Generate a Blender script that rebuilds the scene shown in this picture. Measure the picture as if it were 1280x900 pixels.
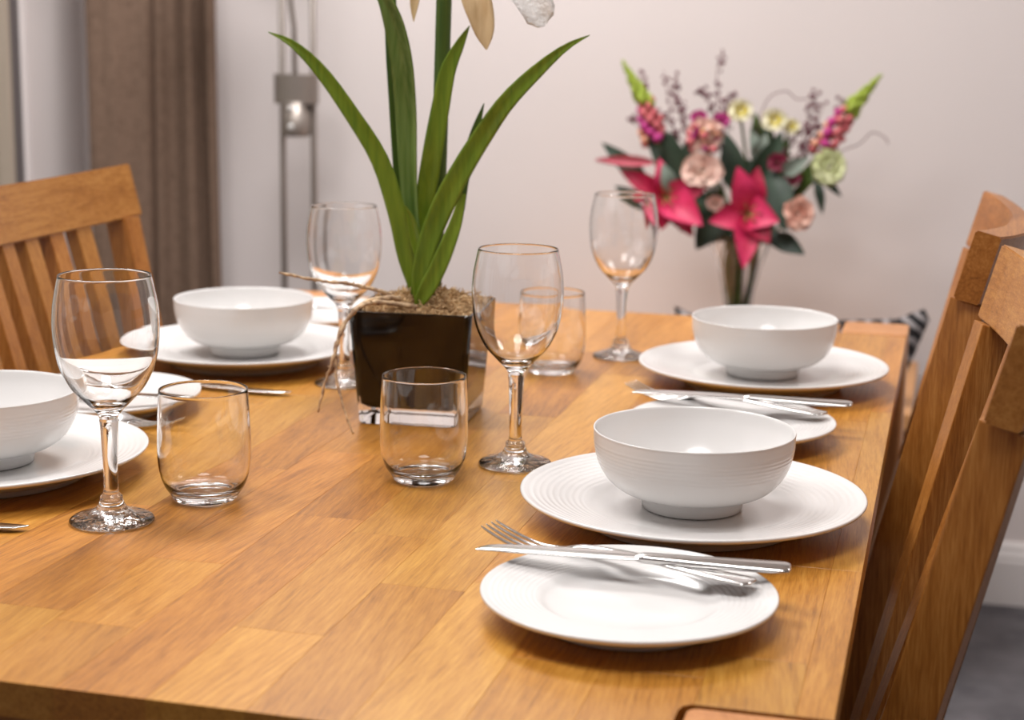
import bpy, bmesh, math, random
from mathutils import Vector, Matrix
random.seed(7)
scene = bpy.context.scene
PI = math.pi
for o in list(bpy.data.objects):
    bpy.data.objects.remove(o)

# ---------------------------------------------------------------- camera
F, PITCH, ROLL, YAW, CAMZ = 2113.64, 0.193849, 0.0153392, math.radians(14.5), 1.1445
cy_, sy_ = math.cos(YAW), math.sin(YAW)
FW = Vector((-sy_ * math.cos(PITCH), cy_ * math.cos(PITCH), -math.sin(PITCH)))
RT0 = Vector((cy_, sy_, 0)); UP0 = RT0.cross(FW)
RT = RT0 * math.cos(ROLL) + UP0 * math.sin(ROLL)
UP = -RT0 * math.sin(ROLL) + UP0 * math.cos(ROLL)
cam = bpy.data.cameras.new('camera'); camo = bpy.data.objects.new('camera', cam)
scene.collection.objects.link(camo)
camo.matrix_world = Matrix(((RT.x, UP.x, -FW.x, 0), (RT.y, UP.y, -FW.y, 0), (RT.z, UP.z, -FW.z, CAMZ), (0, 0, 0, 1)))
cam.sensor_width = 36; cam.lens = 36 * F / 1280
cam.clip_start = 0.05; cam.clip_end = 60
cam.dof.use_dof = True; cam.dof.focus_distance = 1.33; cam.dof.aperture_fstop = 6.3
scene.camera = camo

# ---------------------------------------------------------------- world, light, exposure
scene.view_settings.view_transform = 'Standard'
scene.view_settings.look = 'None'
scene.view_settings.gamma = 1
scene.view_settings.use_curve_mapping = False
scene.view_settings.exposure = 0.49
w = bpy.data.worlds.new('dusk'); scene.world = w; w.use_nodes = True
w.node_tree.nodes['Background'].inputs[0].default_value = (0.62, 0.56, 0.46, 1)
w.node_tree.nodes['Background'].inputs[1].default_value = 0.42
scene.cycles.use_denoising = True
scene.cycles.max_bounces = 14; scene.cycles.transmission_bounces = 12
scene.cycles.sample_clamp_indirect = 6
scene.cycles.caustics_refractive = True; scene.cycles.caustics_reflective = False

def area(name, loc, size, power, col, rot=(0, 0, 0), shape='DISK'):
    l = bpy.data.lights.new(name, 'AREA'); l.shape = shape; l.size = size; l.energy = power; l.color = col
    o = bpy.data.objects.new(name, l); o.location = loc; o.rotation_euler = rot
    scene.collection.objects.link(o); return o
WARM = (1, 0.97, 0.955)
LIGHTS = [('ceiling_light_far', (-0.95, 2.50, 2.33), 0.70, 22),
          ('ceiling_light_near', (-0.25, 0.70, 2.33), 0.70, 11),
          ('ceiling_light_right', (0.85, 2.30, 2.33), 0.70, 9),  # extra fill, added to brighten the right part of the back wall
          ('ceiling_light_left', (-1.35, 1.2, 2.33), 0.70, 13)]
for n, lc, s, p in LIGHTS:
    area('glow_of_' + n, lc, s, p, WARM)

# ---------------------------------------------------------------- helpers
C = scene.collection
def pix(u, v, y):
    d = FW + RT * ((u - 640) / F) - UP * ((v - 450) / F)
    return Vector((0, 0, CAMZ)) + d * (y / d.y)
def link_mesh(name, me, mat=None, parent=None, smooth=True, sub=0):
    o = bpy.data.objects.new(name, me); C.objects.link(o)
    if mat and not me.materials: me.materials.append(mat)
    if smooth:
        me.polygons.foreach_set('use_smooth', [True] * len(me.polygons))
    if parent is not None: o.parent = parent
    if sub:
        m = o.modifiers.new('sub', 'SUBSURF'); m.levels = m.render_levels = sub
    return o
def from_bm(name, bm, mat=None, parent=None, smooth=False, sub=0):
    me = bpy.data.meshes.new(name)
    bmesh.ops.recalc_face_normals(bm, faces=bm.faces[:])
    bm.to_mesh(me); bm.free()
    return link_mesh(name, me, mat, parent, smooth, sub)
def tag(o, label=None, cat=None, group=None, kind=None):
    if label: o['label'] = label
    if cat: o['category'] = cat
    if group: o['group'] = group
    if kind: o['kind'] = kind
    return o
def empty(name, loc, label, cat, group=None, rz=0):
    o = bpy.data.objects.new(name, None); C.objects.link(o)
    o.location = loc; o.rotation_euler = (0, 0, rz); o.empty_display_size = .02
    return tag(o, label, cat, group)
def copy_tree(o, parent=None):
    c = o.copy(); C.objects.link(c)
    if parent is not None: c.parent = parent
    for ch in [k for k in bpy.data.objects if k.parent == o]:
        copy_tree(ch, c)
    return c
def box(bm, x0, x1, y0, y1, z0, z1, M=None):
    vs = [bm.verts.new(Vector(p)) for p in ((x0,y0,z0),(x1,y0,z0),(x1,y1,z0),(x0,y1,z0),(x0,y0,z1),(x1,y0,z1),(x1,y1,z1),(x0,y1,z1))]
    if M is not None:
        for v in vs: v.co = M @ v.co
    fs = [bm.faces.new([vs[i] for i in f]) for f in ((0,3,2,1),(4,5,6,7),(0,1,5,4),(1,2,6,5),(2,3,7,6),(3,0,4,7))]
    return vs, fs
def bevel(bm, w_, seg=2, edges=None):
    bmesh.ops.bevel(bm, geom=edges or bm.edges[:], offset=w_, segments=seg, profile=.7, affect='EDGES')
def boxo(name, x0, x1, y0, y1, z0, z1, mat, parent=None, bv=0, seg=2):
    bm = bmesh.new(); box(bm, x0, x1, y0, y1, z0, z1)
    if bv: bevel(bm, bv, seg)
    return from_bm(name, bm, mat, parent)
def prism(name, poly, z0, z1, mat, parent=None, bv=0):
    bm = bmesh.new()
    a = [bm.verts.new((x, y, z0)) for x, y in poly]; b = [bm.verts.new((x, y, z1)) for x, y in poly]
    n = len(poly)
    bm.faces.new(a[::-1]); top = bm.faces.new(b)
    for i in range(n): bm.faces.new((a[i], a[(i+1) % n], b[(i+1) % n], b[i]))
    if bv: bmesh.ops.bevel(bm, geom=list(top.edges), offset=bv, segments=1, affect='EDGES')
    return from_bm(name, bm, mat, parent)
def lathe(name, prof, mat, parent=None, seg=64, loc=(0, 0, 0), smooth=True, close=False):
    vs, fs = [], []
    for r, z in prof:
        for k in range(seg):
            a = 2 * PI * k / seg
            vs.append((loc[0] + r * math.cos(a), loc[1] + r * math.sin(a), loc[2] + z))
    n = len(prof)
    for i in range(n - 1 if not close else n):
        j = (i + 1) % n
        for k in range(seg):
            k2 = (k + 1) % seg
            fs.append((i * seg + k, i * seg + k2, j * seg + k2, j * seg + k))
    me = bpy.data.meshes.new(name); me.from_pydata(vs, [], fs); me.validate()
    bm = bmesh.new(); bm.from_mesh(me)
    bmesh.ops.remove_doubles(bm, verts=bm.verts[:], dist=1e-6)
    bmesh.ops.recalc_face_normals(bm, faces=bm.faces[:])
    bm.to_mesh(me); bm.free()
    return link_mesh(name, me, mat, parent, smooth)
def spline(pts, n):
    """Catmull-Rom through pts (tuples of any length) -> n+1 samples"""
    P = [pts[0]] + list(pts) + [pts[-1]]; out = []
    m = len(pts) - 1
    for i in range(n + 1):
        s = i / n * m; k = min(int(s), m - 1); t = s - k
        p0, p1, p2, p3 = P[k], P[k+1], P[k+2], P[k+3]
        out.append(tuple(.5 * (2*b + (c-a)*t + (2*a-5*b+4*c-d)*t*t + (3*b-a-3*c+d)*t**3) for a, b, c, d in zip(p0, p1, p2, p3)))
    return out
def smooth_prof(pts, n): return spline(pts, n)
def tube_geo(pts, rad, seg=8):
    """returns verts, faces of a tube; rad scalar or list"""
    vs, fs = [], []
    n = len(pts); pts = [Vector(p) for p in pts]
    ref = Vector((0.3, 0.2, 1)).normalized(); prev = None
    for i, p in enumerate(pts):
        d = (pts[min(i+1, n-1)] - pts[max(i-1, 0)]).normalized()
        if prev is None:
            a = d.cross(ref)
            if a.length < 1e-3: a = d.cross(Vector((1, 0, 0)))
        else: a = prev - d * prev.dot(d)
        a.normalize(); prev = a; b = d.cross(a)
        r = rad[i] if isinstance(rad, (list, tuple)) else rad
        for k in range(seg):
            t = 2 * PI * k / seg
            vs.append(p + (a * math.cos(t) + b * math.sin(t)) * r)
    for i in range(n - 1):
        for k in range(seg):
            k2 = (k + 1) % seg
            fs.append((i*seg+k, i*seg+k2, (i+1)*seg+k2, (i+1)*seg+k))
    fs.append(tuple(range(seg))[::-1]); fs.append(tuple((n-1)*seg+k for k in range(seg)))
    return vs, fs
def tube(name, pts, rad, mat, parent=None, seg=8):
    vs, fs = tube_geo(pts, rad, seg)
    me = bpy.data.meshes.new(name); me.from_pydata(vs, [], fs)
    return link_mesh(name, me, mat, parent)
def multi(name, parts, mat, parent=None, smooth=True):
    V, Fc = [], []
    for vs, fs in parts:
        o = len(V); V += vs; Fc += [tuple(i + o for i in f) for f in fs]
    me = bpy.data.meshes.new(name); me.from_pydata(V, [], Fc)
    return link_mesh(name, me, mat, parent, smooth)

# ---------------------------------------------------------------- materials
def srgb(*c):
    return tuple((x/255/12.92 if x/255 <= .04045 else ((x/255+.055)/1.055)**2.4) for x in c) + (1,)
class NT:
    def __init__(s, name):
        s.m = bpy.data.materials.new(name); s.m.use_nodes = True
        s.t = s.m.node_tree; s.n = s.t.nodes; s.b = s.n['Principled BSDF']
    def node(s, typ, **k):
        nd = s.n.new(typ)
        for a, v in k.items():
            if a.startswith('_'): setattr(nd, a[1:], v)
            else: nd.inputs[a.replace('__', ' ')].default_value = v
        return nd
    def l(s, a, b): s.t.links.new(a, b)
    def ramp(s, fac, stops):
        r = s.n.new('ShaderNodeValToRGB'); e = r.color_ramp.elements
        while len(e) < len(stops): e.new(.5)
        for el, (p, c) in zip(e, stops): el.position = p; el.color = c
        s.l(fac, r.inputs[0]); return r.outputs[0]
    def coords(s, kind='Object'):
        return s.node('ShaderNodeTexCoord').outputs[kind]
    def mapping(s, vec, scale=(1,1,1), rot=(0,0,0)):
        m = s.n.new('ShaderNodeMapping'); m.inputs['Scale'].default_value = scale; m.inputs['Rotation'].default_value = rot
        s.l(vec, m.inputs[0]); return m.outputs[0]
    def bump(s, h, strength=.2, dist=.001):
        b = s.node('ShaderNodeBump', Strength=strength, Distance=dist); s.l(h, b.inputs['Height'])
        s.l(b.outputs[0], s.b.inputs['Normal'])
def plain(name, col, rough=.5, metal=0, **k):
    N = NT(name); N.b.inputs['Base Color'].default_value = col
    N.b.inputs['Roughness'].default_value = rough; N.b.inputs['Metallic'].default_value = metal
    for a, v in k.items(): N.b.inputs[a.replace('_', ' ')].default_value = v
    return N.m
def noisy(name, c1, c2, scale=8, rough=.5, bump=0, dist=.001, detail=4, stretch=(1,1,1), **k):
    N = NT(name); v = N.mapping(N.coords(), stretch)
    nz = N.node('ShaderNodeTexNoise', Scale=scale, Detail=detail); N.l(v, nz.inputs['Vector'])
    N.l(N.ramp(nz.outputs['Fac'], [(.3, c1), (.7, c2)]), N.b.inputs['Base Color'])
    N.b.inputs['Roughness'].default_value = rough
    for a, vv in k.items(): N.b.inputs[a.replace('_', ' ')].default_value = vv
    if bump: N.bump(nz.outputs['Fac'], bump, dist)
    return N.m
def wood(name, light, mid, dark, axis='Y', rough=.36, vary=.5, grain=1.0, bumpk=.12, wob=0.0):
    N = NT(name)
    oi = N.node('ShaderNodeObjectInfo')
    def mad(src, a, b, op='MULTIPLY_ADD'):
        m = N.node('ShaderNodeMath', _operation=op); m.inputs[1].default_value = a
        if op == 'MULTIPLY_ADD': m.inputs[2].default_value = b
        N.l(src, m.inputs[0]); return m.outputs[0]
    big = mad(oi.outputs['Random'], 37.0, 0)
    fr = N.node('ShaderNodeMath', _operation='FRACT'); N.l(mad(oi.outputs['Random'], 23.7, 0), fr.inputs[0])
    comb = N.node('ShaderNodeCombineXYZ'); [N.l(big, comb.inputs[k]) for k in range(3)]
    src = N.coords()
    if wob:
        rot = N.node('ShaderNodeVectorRotate', _rotation_type='Z_AXIS'); N.l(mad(fr.outputs[0], 2*wob, -wob), rot.inputs['Angle']); N.l(src, rot.inputs['Vector']); src = rot.outputs[0]
    add = N.node('ShaderNodeVectorMath', _operation='ADD'); N.l(src, add.inputs[0]); N.l(comb.outputs[0], add.inputs[1]); P = add.outputs[0]
    def st(across, along):
        return tuple(along if c == axis else across for c in 'XYZ')
    def noise(sc, across, along, det, dist=0, ro=.55):
        n = N.node('ShaderNodeTexNoise', Scale=sc*grain, Detail=det, Roughness=ro, Distortion=dist); N.l(N.mapping(P, st(across, along)), n.inputs['Vector']); return n.outputs['Fac']
    broad = noise(3.2, 5, 1, 3, .6)
    figure = noise(6, 14, 1, 4, 1.4, .65)      # flowing growth figure
    streak = noise(10, 34, 1.2, 3, .3, .7)     # long streaks
    pores = noise(30, 46, 1.7, 2, .1, .65)      # short pores
    def mix(terms):
        acc = None
        for t, k in terms:
            m = N.node('ShaderNodeMath', _operation='MULTIPLY_ADD'); m.inputs[1].default_value = k
            N.l(t, m.inputs[0])
            if acc is None: m.inputs[2].default_value = 0
            else: N.l(acc, m.inputs[2])
            acc = m.outputs[0]
        return acc
    tone = mix([(broad, .40), (figure, .45), (streak, .48), (pores, .58), (oi.outputs['Random'], .20*vary)])
    c = N.ramp(tone, [(.0, light), (.5, mid), (1.0, dark)])
    rm = c.node
    mr = N.node('ShaderNodeMapRange'); mr.inputs[1].default_value = .76; mr.inputs[2].default_value = 1.30
    N.l(tone, mr.inputs[0]); N.l(mr.outputs[0], rm.inputs[0])
    hs = N.node('ShaderNodeHueSaturation'); N.l(c, hs.inputs['Color'])
    N.l(mad(fr.outputs[0], .30*vary, 1-.15*vary), hs.inputs['Value'])
    N.l(mad(oi.outputs['Random'], -.014*vary, .5+.007*vary), hs.inputs['Hue'])
    N.l(hs.outputs[0], N.b.inputs['Base Color'])
    N.b.inputs['Roughness'].default_value = rough
    N.bump(pores, bumpk, .0008)
    return N.m

M = {}
M['oak_top'] = wood('oiled oak tabletop', srgb(210, 154, 74), srgb(184, 124, 48), srgb(128, 78, 26), 'Y', .33, .7, 1.0, .1, .12)
L_, M_, D_ = srgb(194, 138, 72), srgb(161, 102, 41), srgb(104, 60, 20)
M['oak_x'] = wood('oiled oak along x', L_, M_, D_, 'X', .36, .4)
M['oak_z'] = wood('oiled oak upright', L_, M_, D_, 'Z', .36, .4)
M['oak_rail'] = wood('oiled oak rail', L_, M_, D_, 'Y', .36, .4)
M['oak_leg'] = wood('oak leg block', srgb(220, 158, 100), srgb(196, 132, 78), srgb(156, 98, 54), 'Z', .36, .3)
M['oak_bench'] = wood('light oak bench', srgb(222, 172, 122), srgb(206, 150, 98), srgb(170, 114, 66), 'X', .45, .3)
M['porcelain'] = plain('white glazed porcelain', (.75, .74, .73, 1), .16)
M['steel'] = plain('polished stainless steel', (.66, .65, .64, 1), .17, 1)
M['lamp_metal'] = plain('brushed nickel', (.34, .30, .27, 1), .42, .75)
M['screw'] = plain('bright screw head', (.85, .84, .83, 1), .3, .4)
def glass(name, col=(1, 1, 1, 1), rough=0, bump=None):
    N = NT(name); N.b.inputs['Base Color'].default_value = col
    N.b.inputs['Transmission Weight'].default_value = 1; N.b.inputs['Roughness'].default_value = rough
    N.b.inputs['IOR'].default_value = 1.5
    if bump:
        nz = N.node('ShaderNodeTexNoise', Scale=bump[0], Detail=2); N.l(N.coords(), nz.inputs['Vector'])
        N.bump(nz.outputs['Fac'], bump[1], bump[2])
    return N.m
M['glass'] = glass('clear glass')
M['glass_wavy'] = glass('clear glass with slight ripples', bump=(45, .12, .001))
def foot_glass():
    N = NT('clear glass, foot moulded with ripples'); N.b.inputs['Transmission Weight'].default_value = 1; N.b.inputs['Roughness'].default_value = 0; N.b.inputs['IOR'].default_value = 1.5
    co = N.coords(); sep = N.node('ShaderNodeSeparateXYZ'); N.l(co, sep.inputs[0])
    mr = N.node('ShaderNodeMapRange'); mr.inputs[1].default_value = .018; mr.inputs[2].default_value = .008; mr.inputs[3].default_value = .04; mr.inputs[4].default_value = .9
    N.l(sep.outputs[2], mr.inputs[0])
    nz = N.node('ShaderNodeTexNoise', Scale=120, Detail=2); N.l(co, nz.inputs['Vector'])
    b = N.node('ShaderNodeBump', Distance=.0022); N.l(mr.outputs[0], b.inputs['Strength']); N.l(nz.outputs['Fac'], b.inputs['Height']); N.l(b.outputs[0], N.b.inputs['Normal'])
    return N.m
M['glass_foot'] = foot_glass()
M['black_liner'] = plain('black lacquer', (.0025, .0015, .0015, 1), .5, Specular_IOR_Level=.1)
M['plaster'] = noisy('painted wall', srgb(225, 217, 215), srgb(228, 220, 218), 2.2, .7, .03, .002)
M['ceiling'] = plain('ceiling paint', (.85, .83, .81, 1), .8)
M['gloss_white'] = plain('white gloss trim', (.80, .77, .76, 1), .25)
def carpet():
    N = NT('grey carpet'); v = N.coords()
    n1 = N.node('ShaderNodeTexNoise', Scale=9, Detail=4); N.l(v, n1.inputs['Vector'])
    n2 = N.node('ShaderNodeTexNoise', Scale=420, Detail=2); N.l(v, n2.inputs['Vector'])
    mx = N.node('ShaderNodeMath', _operation='MULTIPLY_ADD'); mx.inputs[1].default_value = .45; N.l(n2.outputs['Fac'], mx.inputs[0]); N.l(n1.outputs['Fac'], mx.inputs[2])
    N.l(N.ramp(mx.outputs[0], [(.5, srgb(84, 82, 86)), (.95, srgb(128, 125, 129))]), N.b.inputs['Base Color'])
    N.b.inputs['Roughness'].default_value = .95; N.bump(n2.outputs['Fac'], .8, .006); return N.m
M['carpet'] = carpet()
def weave():
    N = NT('brown woven curtain'); v = N.coords()
    a = N.node('ShaderNodeTexNoise', Scale=60, Detail=3); N.l(N.mapping(v, (6, 6, .6)), a.inputs['Vector'])
    b = N.node('ShaderNodeTexNoise', Scale=60, Detail=3); N.l(N.mapping(v, (.8, .8, 7)), b.inputs['Vector'])
    m = N.node('ShaderNodeMath', _operation='ADD'); N.l(a.outputs['Fac'], m.inputs[0]); N.l(b.outputs['Fac'], m.inputs[1])
    N.l(N.ramp(m.outputs[0], [(.75, srgb(98, 78, 64)), (1.25, srgb(124, 101, 85))]), N.b.inputs['Base Color'])
    N.b.inputs['Roughness'].default_value = .9; N.bump(m.outputs[0], .4, .002); return N.m
M['curtain'] = weave()
def leafmat(name, c1, c2, axis_scale=(40, 40, 2), rough=.4):
    N = NT(name); v = N.mapping(N.coords(), axis_scale)
    nz = N.node('ShaderNodeTexNoise', Scale=6, Detail=4); N.l(v, nz.inputs['Vector'])
    N.l(N.ramp(nz.outputs['Fac'], [(.3, c1), (.7, c2)]), N.b.inputs['Base Color'])
    N.b.inputs['Roughness'].default_value = rough; N.b.inputs['Subsurface Weight'].default_value = .0
    N.bump(nz.outputs['Fac'], .25, .0008); return N.m
M['leaf'] = leafmat('strap leaf green', srgb(88, 116, 20), srgb(118, 140, 34))
M['leaf2'] = leafmat('bluish strap leaf', srgb(84, 116, 44), srgb(122, 146, 78))
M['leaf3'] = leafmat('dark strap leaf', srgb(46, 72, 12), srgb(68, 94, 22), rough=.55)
M['stalk'] = leafmat('flower stalk green', srgb(48, 74, 10), srgb(70, 92, 20), rough=.55)
M['dry_petal'] = leafmat('dry beige petal', srgb(196, 164, 118), srgb(220, 194, 150), (30, 30, 4), .6)
M['white_petal'] = noisy('white velvet petal', srgb(236, 232, 228), srgb(250, 248, 246), 300, .7, .6, .003)
M['moss'] = noisy('dry moss', srgb(156, 122, 84), srgb(224, 192, 146), 90, .9)
M['twig'] = noisy('dry twig bark', srgb(122, 90, 70), srgb(226, 196, 156), 160, .8, .5, .002)
M['vase_stem'] = noisy('cut stem green', srgb(44, 66, 22), srgb(84, 108, 42), 30, .5)
M['dark_leaf'] = noisy('dark bouquet leaf', srgb(34, 52, 40), srgb(60, 80, 62), 12, .5)
M['grey_leaf'] = noisy('grey green leaf', srgb(120, 136, 124), srgb(158, 170, 158), 12, .55)
M['lily'] = noisy('deep pink lily petal', srgb(196, 22, 74), srgb(226, 62, 112), 26, .5)
M['lily_dark'] = noisy('crimson lily petal', srgb(160, 12, 54), srgb(196, 30, 78), 26, .5)
M['lily_bud'] = noisy('pink lily bud', srgb(196, 70, 96), srgb(222, 130, 140), 26, .5)
M['rose'] = noisy('pale pink rose', srgb(236, 190, 176), srgb(246, 216, 200), 40, .6)
M['peach'] = noisy('peach rose', srgb(226, 160, 140), srgb(240, 196, 176), 40, .6)
M['carnation'] = noisy('pale green carnation', srgb(206, 214, 150), srgb(236, 238, 196), 40, .6)
M['cream'] = noisy('cream freesia', srgb(236, 230, 186), srgb(248, 244, 220), 30, .6)
M['yellow'] = plain('yellow flower throat', srgb(226, 210, 90), .6)
M['snap'] = noisy('pink snapdragon floret', srgb(190, 60, 96), srgb(230, 140, 130), 60, .6)
M['snap2'] = noisy('salmon snapdragon floret', srgb(222, 140, 120), srgb(240, 190, 150), 60, .6)
M['bud_green'] = noisy('lime green buds', srgb(134, 158, 40), srgb(176, 192, 76), 60, .6)
M['burgundy'] = noisy('burgundy bloom', srgb(110, 18, 48), srgb(150, 40, 72), 40, .6)
M['magenta'] = noisy('magenta bloom', srgb(176, 40, 120), srgb(206, 76, 150), 40, .6)
M['wax'] = noisy('plum waxflower', srgb(96, 50, 62), srgb(130, 80, 90), 40, .7)
M['pollen'] = plain('rust pollen', srgb(110, 60, 30), .8)
M['pistil'] = plain('pale green pistil', srgb(160, 180, 90), .5)

# ---------------------------------------------------------------- the room
WB, WL, WR, WF, CH = 3.47, -1.9, 2.3, -2.3, 2.4
def struct(name, x0, x1, y0, y1, z0, z1, mat, bv=0):
    return tag(boxo(name, x0, x1, y0, y1, z0, z1, mat, None, bv), kind='structure')
struct('floor', WL-.3, WR+.1, WF-.1, WB+.1, -.08, 0, M['carpet'])
struct('ceiling', WL-.3, WR+.1, WF-.1, WB+.1, CH, CH+.08, M['ceiling'])
struct('wall_back', WL-.1, WR+.1, WB, WB+.1, 0, CH, M['plaster'])
struct('wall_right', WR, WR+.1, WF, WB, 0, CH, M['plaster'])
struct('wall_front', WL-.1, WR+.1, WF-.1, WF, 0, CH, M['plaster'])
DY0, DY1, DZ = 1.1, 3.235, 2.1
bm = bmesh.new()
box(bm, WL-.1, WL, DY1, WB, 0, CH); box(bm, WL-.1, WL, WF, DY0, 0, CH); box(bm, WL-.1, WL, DY0, DY1, DZ, CH)
tag(from_bm('wall_left', bm, M['plaster']), kind='structure')
# skirting with a moulded top
def skirting(name, x0, x1, along='x'):
    prof = [(0, 0), (.018, 0), (.018, .092), (.016, .096), (.016, .104), (.012, .112), (.010, .122), (.006, .129), (0, .131)]
    bm = bmesh.new(); A, B = [], []
    for d, z in prof:
        if along == 'x': A.append(bm.verts.new((x0, WB-d, z))); B.append(bm.verts.new((x1, WB-d, z)))
        elif along == 'r': A.append(bm.verts.new((WR-d, x0, z))); B.append(bm.verts.new((WR-d, x1, z)))
        else: A.append(bm.verts.new((WL+d, x0, z))); B.append(bm.verts.new((WL+d, x1, z)))
    n = len(prof)
    for i in range(n-1): bm.faces.new((A[i], B[i], B[i+1], A[i+1]))
    bm.faces.new(A); bm.faces.new(B[::-1])
    return tag(from_bm(name, bm, M['gloss_white']), kind='structure')
skirting('baseboard_back', WL, WR); skirting('baseboard_right', WF, WB-.02, 'r'); skirting('baseboard_left', DY1+.03, WB-.02, 'l')
# patio door in the left wall
upvc = M['gloss_white']; gasket = plain('grey rubber gasket', srgb(104, 98, 98), .5)
door = boxo('door_1', WL-.09, WL-.01, DY1-.012, DY1, 0, DZ, upvc); tag(door, kind='structure')
for nm, a in (('door_frame', (WL-.09, WL-.01, DY0, DY0+.06, 0, DZ)), ('door_frame', (WL-.09, WL-.01, DY0+.06, DY1-.012, DZ-.06, DZ)),
              ('door_frame', (WL-.09, WL-.01, DY0+.06, DY1-.012, 0, .05))):
    boxo(nm, *a, upvc, door, .004)
tag(boxo('gasket', WL-.06, WL-.008, DY1-.038, DY1-.012, .05, DZ-.06, gasket, door), 'grey rubber gasket')
boxo('sash_stile', WL-.055, WL-.015, DY1-.054, DY1-.038, .05, DZ-.06, plain('beige sash', srgb(190, 176, 160), .4), door)
boxo('mullion', WL-.08, WL-.02, 2.12, 2.2, .05, DZ-.06, upvc, door, .004)
boxo('pane', WL-.05, WL-.044, 2.2, DY1-.052, .05, DZ-.06, M['glass'], door)
boxo('pane', WL-.05, WL-.044, DY0+.06, 2.12, .05, DZ-.06, M['glass'], door)
for n, lc, s, p in LIGHTS:
    o = empty(n, (lc[0], lc[1], CH), {'far': 'flush round ceiling light beyond the table', 'right': 'added flush round fill light over the right hand chairs, brightening the back wall',
              'near': 'flush round ceiling light behind the viewer', 'left': 'flush round ceiling light towards the patio door side'}[n.split('_')[-1]], 'ceiling light')
    lathe('housing', [(0, 0), (s/2+.02, 0), (s/2+.02, -.045), (s/2+.006, -.05), (s/2+.004, -.02), (0, -.02)], M['gloss_white'], o, 40)

# ---------------------------------------------------------------- dining table
TX0, TX1, TY0, TY1, TZ = -.938, -.046, .841, 2.283, .76
LW = .084
table = empty('dining_table', ((TX0+TX1)/2, (TY0+TY1)/2, 0), 'golden oak dining table with a staved top and thick corner legs', 'table')
TB = Vector(table.location)
def tpar(o):
    o.parent = table; o.matrix_parent_inverse = Matrix.Translation(-TB); return o
cols = [-.046, -.068, -.127, -.189, -.248, -.310, -.372, -.434, -.493, -.552, -.611, -.670, -.728, -.787, -.850, -.905, -.938]
cuts = {8: [1.085, .946+.0, 1.42, 1.86], 7: [.884, 1.22, 1.55, 1.95], 6: [.968, 1.188, 1.62, 1.98], 2: [.967, 1.38, 1.77, 2.1], 1: [1.009, 1.205, 1.7], 0: [1.205, 1.75]}
rnd = random.Random(11)
for k in range(len(cols)-1):
    a, b = cols[k+1], cols[k]
    ys = sorted(cuts.get(k, []))
    if not ys:
        y = TY0 + rnd.uniform(.1, .4)
        while y < TY1 - .12: ys.append(y); y += rnd.uniform(.22, .48)
    y0, y1 = TY0, TY1
    full = (a >= -.128 or b <= -.849)
    if full: y0, y1 = .925, 2.214
    ys = [y0] + [y for y in ys if y0+.05 < y < y1-.05] + [y1]
    for i in range(len(ys)-1):
        g = .00004
        xa, xb, ya, yb = a+g, b-g, ys[i]+(g if i else 0), ys[i+1]-(g if i < len(ys)-2 else 0)
        poly = [(xa, ya), (xb, ya), (xb, yb), (xa, yb)]
        if k == 2 and i == 0:
            poly = [(xa, ya), (-.1345, ya), (-.1345, .914), (-.1325, .921), (xb, .925), (xb, yb), (xa, yb)]
        if k == 2 and i == len(ys)-2:
            poly = [(xa, ya), (xb, ya), (xb, 2.214), (-.1325, 2.218), (-.1345, 2.225), (-.1345, yb), (xa, yb)]
        z = TZ - rnd.uniform(0, .00008)
        tpar(prism('stave', poly, TZ-.022, z, M['oak_top'], None, .0002))
# aprons and legs
for x0, x1, y0, y1 in ((TX0+.09, TX1-.09, TY0+.03, TY0+.052), (TX0+.09, TX1-.09, TY1-.052, TY1-.03)):
    tpar(boxo('apron', x0, x1, y0, y1, TZ-.11, TZ-.022, M['oak_x'], None, .002))
for x0, x1 in ((TX0+.02, TX0+.042), (TX1-.042, TX1-.02)):
    tpar(boxo('apron', x0, x1, .93, 2.21, TZ-.11, TZ-.022, M['oak_rail'], None, .002))
for lx in ((-.1295, -.0445), (-.9395, -.8545)):
    for ly in ((.831, .9195), (2.2195, 2.309)):
        bm = bmesh.new(); vs, fs = box(bm, lx[0], lx[1], ly[0], ly[1], 0, TZ+.0005)
        ve = [e for e in bm.edges if abs(e.verts[0].co.z - e.verts[1].co.z) > .1]
        bmesh.ops.bevel(bm, geom=ve, offset=.007, segments=4, profile=.5, affect='EDGES')
        te = [e for e in bm.edges if e.verts[0].co.z > .7 and e.verts[1].co.z > .7]
        bmesh.ops.bevel(bm, geom=te, offset=.002, segments=2, profile=.5, affect='EDGES')
        tpar(from_bm('leg', bm, M['oak_leg']))

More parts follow.
